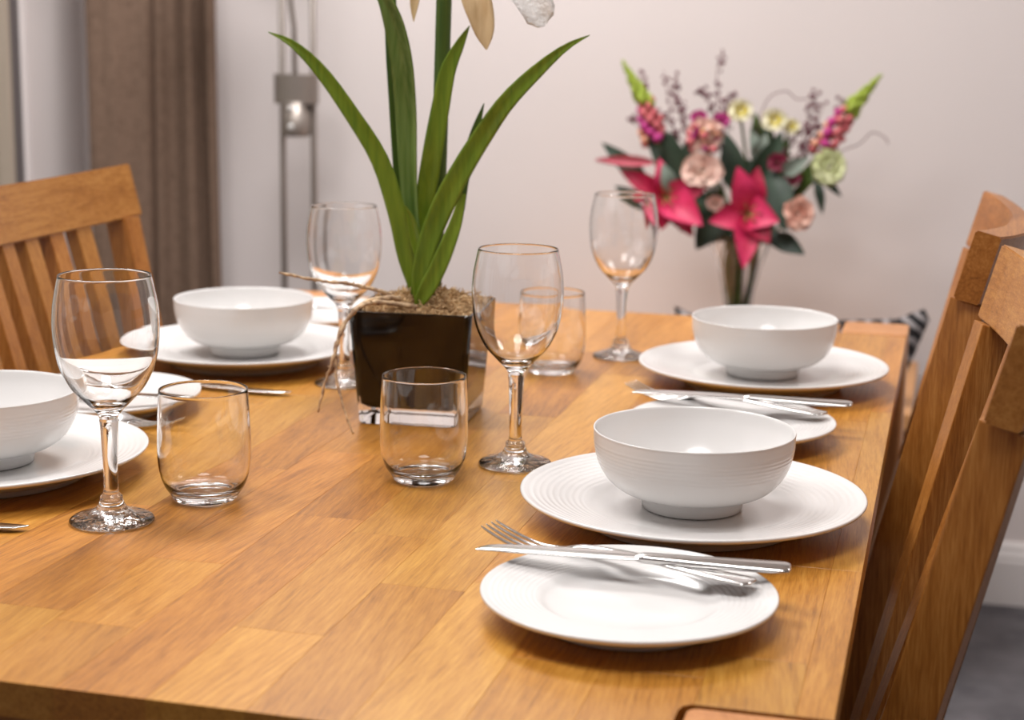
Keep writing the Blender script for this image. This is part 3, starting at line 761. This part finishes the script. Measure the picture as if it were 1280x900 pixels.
# ---------------------------------------------------------------- bench, cushion, vase
BZ = .50
bench = empty('low_bench', (-.45, 3.18, 0), 'low light oak bench against the back wall, its corner showing past the table', 'bench')
boxo('bench_top', -.42, .405, -.25, .25, BZ-.03, BZ, M['oak_bench'], bench, .004)
for x in (-.40, .345):
    for y in (-.235, .185): boxo('leg', x, x+.05, y, y+.05, 0, BZ-.03, M['oak_bench'], bench, .003)
boxo('apron', -.39, .385, -.245, -.225, BZ-.22, BZ-.03, M['oak_bench'], bench, .002)
boxo('side_panel', .38, .40, -.22, .22, BZ-.3, BZ-.03, M['oak_bench'], bench, .002)
def cushion():
    N = NT('black and white knitted fabric'); v = N.coords()
    wv = N.node('ShaderNodeTexWave', Scale=15, Distortion=5, Detail=2); N.l(N.mapping(v, (1, 1, 1), (0, .9, 0)), wv.inputs['Vector'])
    N.l(N.ramp(wv.outputs['Fac'], [(.55, srgb(34, 32, 34)), (.8, srgb(160, 154, 154))]), N.b.inputs['Base Color'])
    N.b.inputs['Roughness'].default_value = .9; N.bump(wv.outputs['Fac'], .5, .004)
    TL, TR, BR, BL = Vector((-.475, 0, .655)), Vector((-.012, 0, .690)), Vector((-.075, 0, .515)), Vector((-.44, 0, .515))
    TLm = Vector((-.09, 0, .648))
    bm = bmesh.new(); n = 20; sides = []
    for sgn in (-1, 1):
        G = []
        for j in range(n+1):
            r = []
            for i in range(n+1):
                a, b = i/n, j/n
                top = TL.lerp(TR, a); top.z -= .032*min(1, (1-a)*7)*min(1, a*7); bot = BL.lerp(BR, a)
                rd = max(0, a-.9)/.1*max(0, b-.8)/.2; p = bot.lerp(top, b) - Vector((.022, 0, .016))*rd; th = .045*(max(0, math.sin(PI*a))*max(0, math.sin(PI*b)))**.45
                r.append(bm.verts.new(p + Vector((0, 2.985 + sgn*th + .02*(b), 0))))
            G.append(r)
        for j in range(n):
            for i in range(n): bm.faces.new((G[j][i], G[j][i+1], G[j+1][i+1], G[j+1][i]))
    bmesh.ops.remove_doubles(bm, verts=bm.verts[:], dist=1e-4)
    o = from_bm('cushion', bm, N.m, None, True)
    rn = random.Random(3)
    for k in range(12):
        p = Vector((-.43+.032*k, 3.003, .632+.004*math.sin(k*2.1)))
        if k < 11: 
            t = tube('tassel', [p, p+Vector((.002, 0, .009)), p+Vector((0, -.002, .015))], [.004, .0055, .003], N.m, o, 6)
    return tag(o, 'black and white patterned cushion on the bench behind the table', 'cushion')
cushion()
VC = Vector((-.388, 3.24, BZ+.0005))
vase = lathe('glass_vase', [(0, 0), (.040, 0), (.046, .003), (.048, .010), (.042, .030), (.031, .075), (.0275, .115), (.031, .155), (.043, .205), (.058, .245), (.066, .262), (.067, .264), (.065, .264), (.0545, .247), (.0385, .206), (.0265, .156), (.0232, .115), (.0265, .076), (.036, .034), (.030, .022), (0, .020)],
             glass('clear vase glass', (.98, .98, .98, 1)), None, 56)
vase.location = VC; tag(vase, 'flared clear glass vase on the bench, holding the bouquet stems', 'vase')
NECK = VC + Vector((0, 0, .19))
rnd = random.Random(21)
def stem_to(head, parent, mat=None, r=.0028, nm='stem'):
    k = Vector((rnd.uniform(-.034, .034), rnd.uniform(-.02, .02), 0))
    mid = NECK + k + Vector((0, 0, .03)); low = VC + Vector((-k.x*.6+rnd.uniform(-.004, .004), -k.y*.6, .03))
    wst = VC + Vector((k.x*.62, k.y*.62, .125))
    pts = spline([tuple(head), tuple(mid.lerp(head, .35)), tuple(mid), tuple(wst), tuple(low)], 20)
    return tube(nm, pts, r, mat or M['vase_stem'], parent, 6)
BP = VC  # bouquet things sit at the vase base
FACE = Vector((.25, -1, .15)).normalized()
def petal_mesh(c, tip, wid, cup, bend, n=8, m=4, point=1.0, facing=None, ruff=0):
    """petal from c to tip; wid half width; bend lifts the middle toward the facing side"""
    c, tip = Vector(c), Vector(tip); d = tip-c; L = d.length; d = d/L
    fc = facing or FACE; s = d.cross(fc).normalized(); nn = s.cross(d).normalized()
    V, Fs = [], []
    for sd in (0, 1):
        for i in range(n+1):
            t = i/n; hw = wid*(math.sin(PI*min(1, (t*.93+.04))**(.8))**(.75 if point < 1 else 1.0)) if t < 1 else wid*.02
            for k in range(m+1):
                q = -1+2*k/m
                rf = ruff*math.sin(t*9+q*7)*t
                V.append(c + d*(L*t) + s*(hw*q) + nn*(bend*math.sin(PI*t) + cup*hw*q*q + rf - (.0007 if sd else 0)))
    r = m+1; o2 = (n+1)*r
    for i in range(n):
        for k in range(m):
            a = i*r+k; Fs.append((a, a+1, a+r+1, a+r)); Fs.append((o2+a+r, o2+a+r+1, o2+a+1, o2+a))
    return V, Fs
def bpar(o, e):
    o.parent = e; o.matrix_parent_inverse = Matrix.Translation(-Vector(e.location)); return o
def flower(name, label, cat, group=None): return empty(name, tuple(BP), label, cat, group)
def lily(cu, cv, Yv, petals, label, stamens=True):
    e = flower('lily', label, 'lily', 'pink lilies in the bouquet'); c = pix(cu, cv, Yv)
    for (u, v, wpx, dy, mt) in petals:
        tip = pix(u, v, Yv+dy)
        bpar(multi('petal', [petal_mesh(c, tip, wpx/2*1.22*3.3/F, .35, .014, 10, 6)], M[mt]), e)
    if stamens:
        for k in range(6):
            a = k*PI/3; t = c + Vector((.018*math.cos(a)+.012, -.045, .018*math.sin(a)+.004))
            bpar(tube('stamen', [c, (c+t)/2+Vector((0, -.004, 0)), t], .0009, M['pistil'], None, 5), e)
            bpar(tube('anther', [t+Vector((-.004, 0, 0)), t, t+Vector((.004, 0, .001))], [.0008, .0018, .0008], M['pollen'], None, 6), e)
        t = c + Vector((.016, -.055, 0)); bpar(tube('pistil', [c, t], .0014, M['pistil'], None, 6), e)
    bpar(stem_to(c+Vector((0, .012, -.004)), None, r=.003), e)
    return e
lily(934, 266, 3.14, [(922, 208, 30, -.03, 'lily'), (948, 208, 26, -.01, 'lily_dark'), (974, 277, 34, -.05, 'lily'), (886, 277, 26, -.03, 'lily'), (929, 336, 26, -.06, 'lily'), (962, 304, 30, -.05, 'lily_dark')], 'open deep pink lily facing forward at the centre of the bouquet')
lily(832, 246, 3.16, [(888, 231, 26, -.03, 'lily'), (824, 198, 20, -.01, 'lily'), (774, 212, 20, -.02, 'lily_dark'), (826, 288, 26, -.03, 'lily_dark'), (878, 282, 34, -.06, 'lily'), (866, 296, 24, -.02, 'lily_dark')], 'open deep pink lily on the left of the bouquet')
e = flower('lily_bud', 'long closed pink lily bud pointing left', 'lily bud')
bpar(multi('bud_petals', [petal_mesh(pix(818, 203, 3.15), pix(744, 199+dv, 3.12), .010, .9, bd, 10, 6) for dv, bd in ((0, .006), (2, -.004), (1, .001))], M['lily_bud']), e)
bpar(stem_to(pix(818, 204, 3.15), None, r=.0025), e)
def rosette(name, cu, cv, Yv, rpx, mat, label, cat, inner=None, rings=((3, .3), (5, .58), (7, .95)), squash=.85, seed=1, ruff=.002, grp=None):
    e = flower(name, label, cat, grp); c = pix(cu, cv, Yv); rn = random.Random(seed); R = rpx*3.3/F
    for ri, (n, k) in enumerate(rings):
        for i in range(n):
            a = 2*PI*(i+ri*.4)/n + rn.uniform(-.15, .15)
            side = Vector((math.cos(a), 0, math.sin(a)*squash))
            b = c - FACE*(R*.25*(1-k)) + side*(R*.10)
            tip = c + side*(R*k) + FACE*(R*(.50*(1-k)))
            bpar(multi('petal', [petal_mesh(b, tip, R*(.22+.42*k), .35, R*.10, 7, 4, .5, (FACE - side*.15).normalized(), ruff)], M[inner if (inner and ri == 0) else mat]), e)
    bpar(stem_to(c - FACE*(R*.4), None), e); return e
rosette('rose', 878, 213, 3.13, 28, 'rose', 'pale pink rose above the two open lilies', 'rose', seed=2, squash=.66)
rosette('rose', 998, 267, 3.13, 20, 'peach', 'peach rose low on the right of the bouquet', 'rose', seed=3, squash=1.15)
rosette('carnation', 1036, 209, 3.14, 22, 'carnation', 'pale green carnation at the right of the bouquet', 'carnation', rings=((5, .3), (8, .6), (10, .95)), squash=1.1, seed=4, ruff=.004)
rosette('freesia', 926, 138, 3.2, 17, 'cream', 'cream and yellow freesia at the top centre of the bouquet', 'freesia', 'yellow', ((3, .5), (6, .95)), seed=5, grp=None)
rosette('freesia', 968, 150, 3.2, 17, 'cream', 'cream freesia right of the top centre one', 'freesia', 'yellow', ((3, .5), (6, .95)), seed=6)
rosette('freesia', 989, 158, 3.21, 12, 'cream', 'smallest cream freesia, at the right of the other two', 'freesia', 'yellow', ((3, .5), (5, .95)), seed=7)
rosette('stock_flower', 882, 168, 3.17, 24, 'rose', 'pale pink ruffled stock bloom above the pale rose', 'flower', 'yellow', ((5, .35), (8, .65), (11, .98)), seed=8, ruff=.007)
rosette('sweet_william', 874, 147, 3.19, 12, 'magenta', 'small magenta bloom above the ruffled pink stock', 'flower', None, ((3, .4), (5, .95)), seed=9)
rosette('sweet_william', 902, 150, 3.20, 12, 'magenta', 'small magenta bloom left of the cream freesias', 'flower', None, ((3, .4), (5, .95)), seed=10)
rosette('ranunculus', 972, 203, 3.15, 14, 'burgundy', 'burgundy bloom right of the central lily', 'flower', None, ((3, .4), (6, .95)), seed=11)
rosette('ranunculus', 991, 222, 3.16, 12, 'burgundy', 'small burgundy bloom beside the pale green carnation', 'flower', None, ((3, .4), (6, .95)), seed=12)
rosette('rose', 894, 254, 3.17, 13, 'rose', 'small pale rose bud tucked between the two lilies', 'rose', None, ((3, .4), (5, .9)), seed=13)
ico = bmesh.new(); bmesh.ops.create_icosphere(ico, subdivisions=2, radius=1); FL = bpy.data.meshes.new('floret'); 
for v in ico.verts:
    v.co *= 1 + .25*math.sin(v.co.x*5+1)*math.cos(v.co.z*6)
ico.to_mesh(FL); ico.free(); FL.polygons.foreach_set('use_smooth', [True]*len(FL.polygons)); FL.materials.append(M['snap'])
FLM = {}
def floret_mesh(mt):
    if mt not in FLM:
        me = FL.copy(); me.materials.clear(); me.materials.append(M[mt]); FLM[mt] = me
    return FLM[mt]
def spike(pts, Yv, label, seed):
    e = flower('snapdragon', label, 'snapdragon', 'snapdragon spikes in the bouquet'); rn = random.Random(seed)
    tip, mid, low = [pix(u, v, Yv) for u, v in pts]
    ax = (low-tip).normalized(); s1 = ax.cross(Vector((0, 1, 0))).normalized(); s2 = ax.cross(s1)
    def put(nm, p, r, mt, el=1.0):
        o = bpy.data.objects.new(nm, floret_mesh(mt)); C.objects.link(o)
        o.matrix_world = Matrix.Translation(p) @ ax.to_track_quat('Z', 'Y').to_matrix().to_4x4() @ Matrix.Rotation(rn.uniform(0, 6), 4, 'Z') @ Matrix.Diagonal((r, r, r*el, 1))
        bpy.context.view_layer.update(); mw = o.matrix_world.copy(); o.parent = e; o.matrix_parent_inverse = Matrix.Translation(-Vector(e.location)); 
    for i in range(22):
        t = i/21; p = tip.lerp(mid, t); a = i*2.4; rr = (.0010+.0105*t)
        put('bud', p + (s1*math.cos(a)+s2*math.sin(a))*rr, .0028+.0052*t, 'bud_green', 1.7)
    for i in range(26):
        t = i/25; p = mid.lerp(low, t); a = i*2.4; rr = .012+.007*t
        put('floret', p + (s1*math.cos(a)+s2*math.sin(a))*rr*rn.uniform(.7, 1.25), rn.uniform(.0055, .0085)+.002*t, ('snap', 'snap', 'snap2', 'snap', 'magenta')[i % 5], rn.uniform(.8, 1.3))
    bpar(tube('spike_axis', [tip, mid, low], [.001, .002, .003], M['bud_green'], None, 6), e)
    bpar(stem_to(low, None), e)
spike([(779, 78), (806, 128), (818, 176)], 3.19, 'snapdragon spike with a lime tip at the left of the bouquet', 1)
spike([(1100, 95), (1062, 138), (1024, 192)], 3.19, 'snapdragon spike with a lime tip leaning to the right', 2)
def sprig(label, leaves, mat='dark_leaf'):
    e = flower('foliage_sprig', label, 'foliage', 'green foliage in the bouquet')
    for (u0, v0, u1, v1, wpx, y0, y1) in leaves:
        bpar(multi('leaf', [petal_mesh(pix(u0, v0, y0), pix(u1, v1, y1), wpx/2*3.3/F, .3, .008, 10, 4)], M[mat]), e)
    u0, v0, u1, v1, wpx, y0, y1 = leaves[0]
    bpar(stem_to(pix(u0, v0, y0), None, r=.0018), e); return e
sprig('dark leaves at the upper left of the bouquet', [(850, 226, 808, 150, 34, 3.2, 3.2), (846, 228, 836, 164, 30, 3.21, 3.2), (856, 226, 862, 168, 24, 3.22, 3.22)])
sprig('dark leaf tip poking out at the far left of the bouquet', [(810, 230, 752, 178, 22, 3.2, 3.19), (818, 262, 768, 232, 18, 3.21, 3.2)])
sprig('tall dark leaves in the middle above the central lily', [(920, 240, 908, 166, 32, 3.2, 3.2), (940, 240, 978, 164, 32, 3.2, 3.19), (950, 222, 962, 150, 24, 3.22, 3.22)])
sprig('long dark drooping leaf right of the central lily', [(962, 214, 982, 290, 36, 3.16, 3.12), (968, 296, 1006, 318, 24, 3.16, 3.13), (966, 290, 978, 314, 22, 3.17, 3.16)])
sprig('dark low leaves filling the bouquet above the vase rim', [(900, 262, 870, 312, 34, 3.2, 3.18), (930, 270, 900, 300, 34, 3.2, 3.19), (940, 270, 966, 306, 36, 3.2, 3.18), (880, 240, 850, 290, 30, 3.21, 3.2), (925, 250, 925, 310, 40, 3.22, 3.22)])
sprig('dark rounded leaves behind the lilies', [(900, 290, 886, 236, 34, 3.21, 3.21), (946, 280, 962, 226, 34, 3.21, 3.21), (870, 270, 906, 236, 30, 3.22, 3.22), (985, 270, 1000, 230, 24, 3.22, 3.21), (915, 230, 940, 200, 36, 3.23, 3.23), (865, 215, 850, 190, 30, 3.22, 3.22), (980, 250, 950, 200, 30, 3.23, 3.23)])
sprig('slender leaves hanging below the pale green carnation', [(1020, 224, 1028, 268, 12, 3.19, 3.18), (1030, 226, 1052, 246, 10, 3.18, 3.17)])
sprig('pale grey green leaf right of the burgundy bloom', [(978, 216, 1012, 196, 20, 3.15, 3.13), (980, 232, 990, 246, 14, 3.16, 3.16)], 'grey_leaf')
sprig('pale grey green leaves between the freesias', [(945, 200, 958, 166, 20, 3.21, 3.2), (950, 205, 938, 160, 16, 3.21, 3.21), (840, 240, 828, 204, 20, 3.15, 3.14)], 'grey_leaf')
def waxtwig(label, branches, seed):
    e = flower('waxflower_twig', label, 'twig', 'plum twigs in the bouquet'); rn = random.Random(seed); parts = []
    for bi, br in enumerate(branches):
        P = spline([tuple(pix(u, v, 3.22)) for u, v in br], 24)
        bpar(tube('branch', P, [.0016*(1-.6*i/24) for i in range(25)], M['wax'], None, 5), e)
        for k in range(20):
            p = Vector(P[rn.randint(5, 24)]) + Vector((rn.uniform(-1, 1), rn.uniform(-1, 1), rn.uniform(-.6, 1)))*.009
            o = bpy.data.objects.new('bud', floret_mesh('wax')); C.objects.link(o); o.location = p; o.scale = (rn.uniform(.0022, .0042),)*3
            o.rotation_euler = (rn.random()*6, rn.random()*6, 0); o.parent = e; o.matrix_parent_inverse = Matrix.Translation(-Vector(e.location))
    bpar(stem_to(pix(*branches[0][0], 3.22), None, M['wax'], .0014), e)
waxtwig('budded plum twigs at the upper left, reaching highest near the left spike', [[(870, 240), (850, 190), (838, 140), (830, 88)], [(862, 220), (836, 170), (812, 120), (800, 92)], [(868, 230), (858, 170), (846, 120), (842, 96)], [(850, 220), (815, 180), (790, 150)]], 1)
waxtwig('budded plum twigs left of the cream freesias', [[(905, 240), (902, 180), (897, 130), (897, 84), (905, 68)], [(904, 200), (892, 140), (880, 116), (870, 114)], [(903, 190), (912, 150), (915, 128)]], 2)
waxtwig('budded plum twigs right, under the right spike', [[(985, 235), (1000, 190), (1018, 160), (1030, 130)], [(990, 210), (1020, 175), (1040, 150), (1052, 122)], [(1000, 190), (1010, 150), (1020, 118)]], 3)
waxtwig('budded plum twigs in the thick of the bouquet, behind the ruffled stock bloom', [[(890, 236), (870, 190), (856, 150), (850, 130)], [(880, 210), (894, 176), (906, 140), (916, 116)], [(880, 220), (864, 196), (842, 160), (822, 140)], [(884, 226), (888, 190), (880, 156)]], 5)
waxtwig('budded plum twigs low in front of the right spike', [[(970, 240), (990, 206), (1002, 186), (1010, 176)], [(975, 236), (1000, 200), (1020, 186)], [(972, 238), (984, 190), (996, 170)]], 6)
sprig('pointed green leaves between the freesias and the right spike', [(960, 220, 986, 172, 24, 3.22, 3.22), (950, 215, 944, 140, 22, 3.23, 3.23), (975, 230, 1010, 214, 20, 3.21, 3.2), (1000, 240, 1018, 196, 14, 3.2, 3.2)], 'vase_stem')
e = flower('snapdragon_floret_stem', 'loose stem of small pink florets beside the ruffled stock bloom', 'flower'); rn = random.Random(9)
for k in range(26):
    p = pix(rn.uniform(858, 906), rn.uniform(158, 188), 3.15 + rn.uniform(-.01, .02))
    o = bpy.data.objects.new('floret', floret_mesh(('snap', 'magenta', 'rose', 'snap2')[k % 4])); C.objects.link(o); o.location = p
    r_ = rn.uniform(.004, .0085); o.scale = (r_, r_*.8, r_); o.rotation_euler = (rn.random()*6, rn.random()*6, 0)
    o.parent = e; o.matrix_parent_inverse = Matrix.Translation(-Vector(e.location))
bpar(stem_to(pix(882, 192, 3.17), None), e)
def curl(label, pts):
    o = tube('curly_twig', spline([tuple(pix(u, v, 3.22)) for u, v in pts], 40), .0011, M['wax'], None, 5); tag(o, label, 'twig'); return o
curl('thin curly twig arching over the cream freesias', [(945, 215), (948, 160), (960, 124), (982, 114), (996, 124), (1016, 124), (1022, 142), (1012, 160)])
curl('thin curly twig reaching to the right of the bouquet', [(1000, 240), (1040, 196), (1074, 180), (1090, 166), (1106, 172), (1110, 180)])
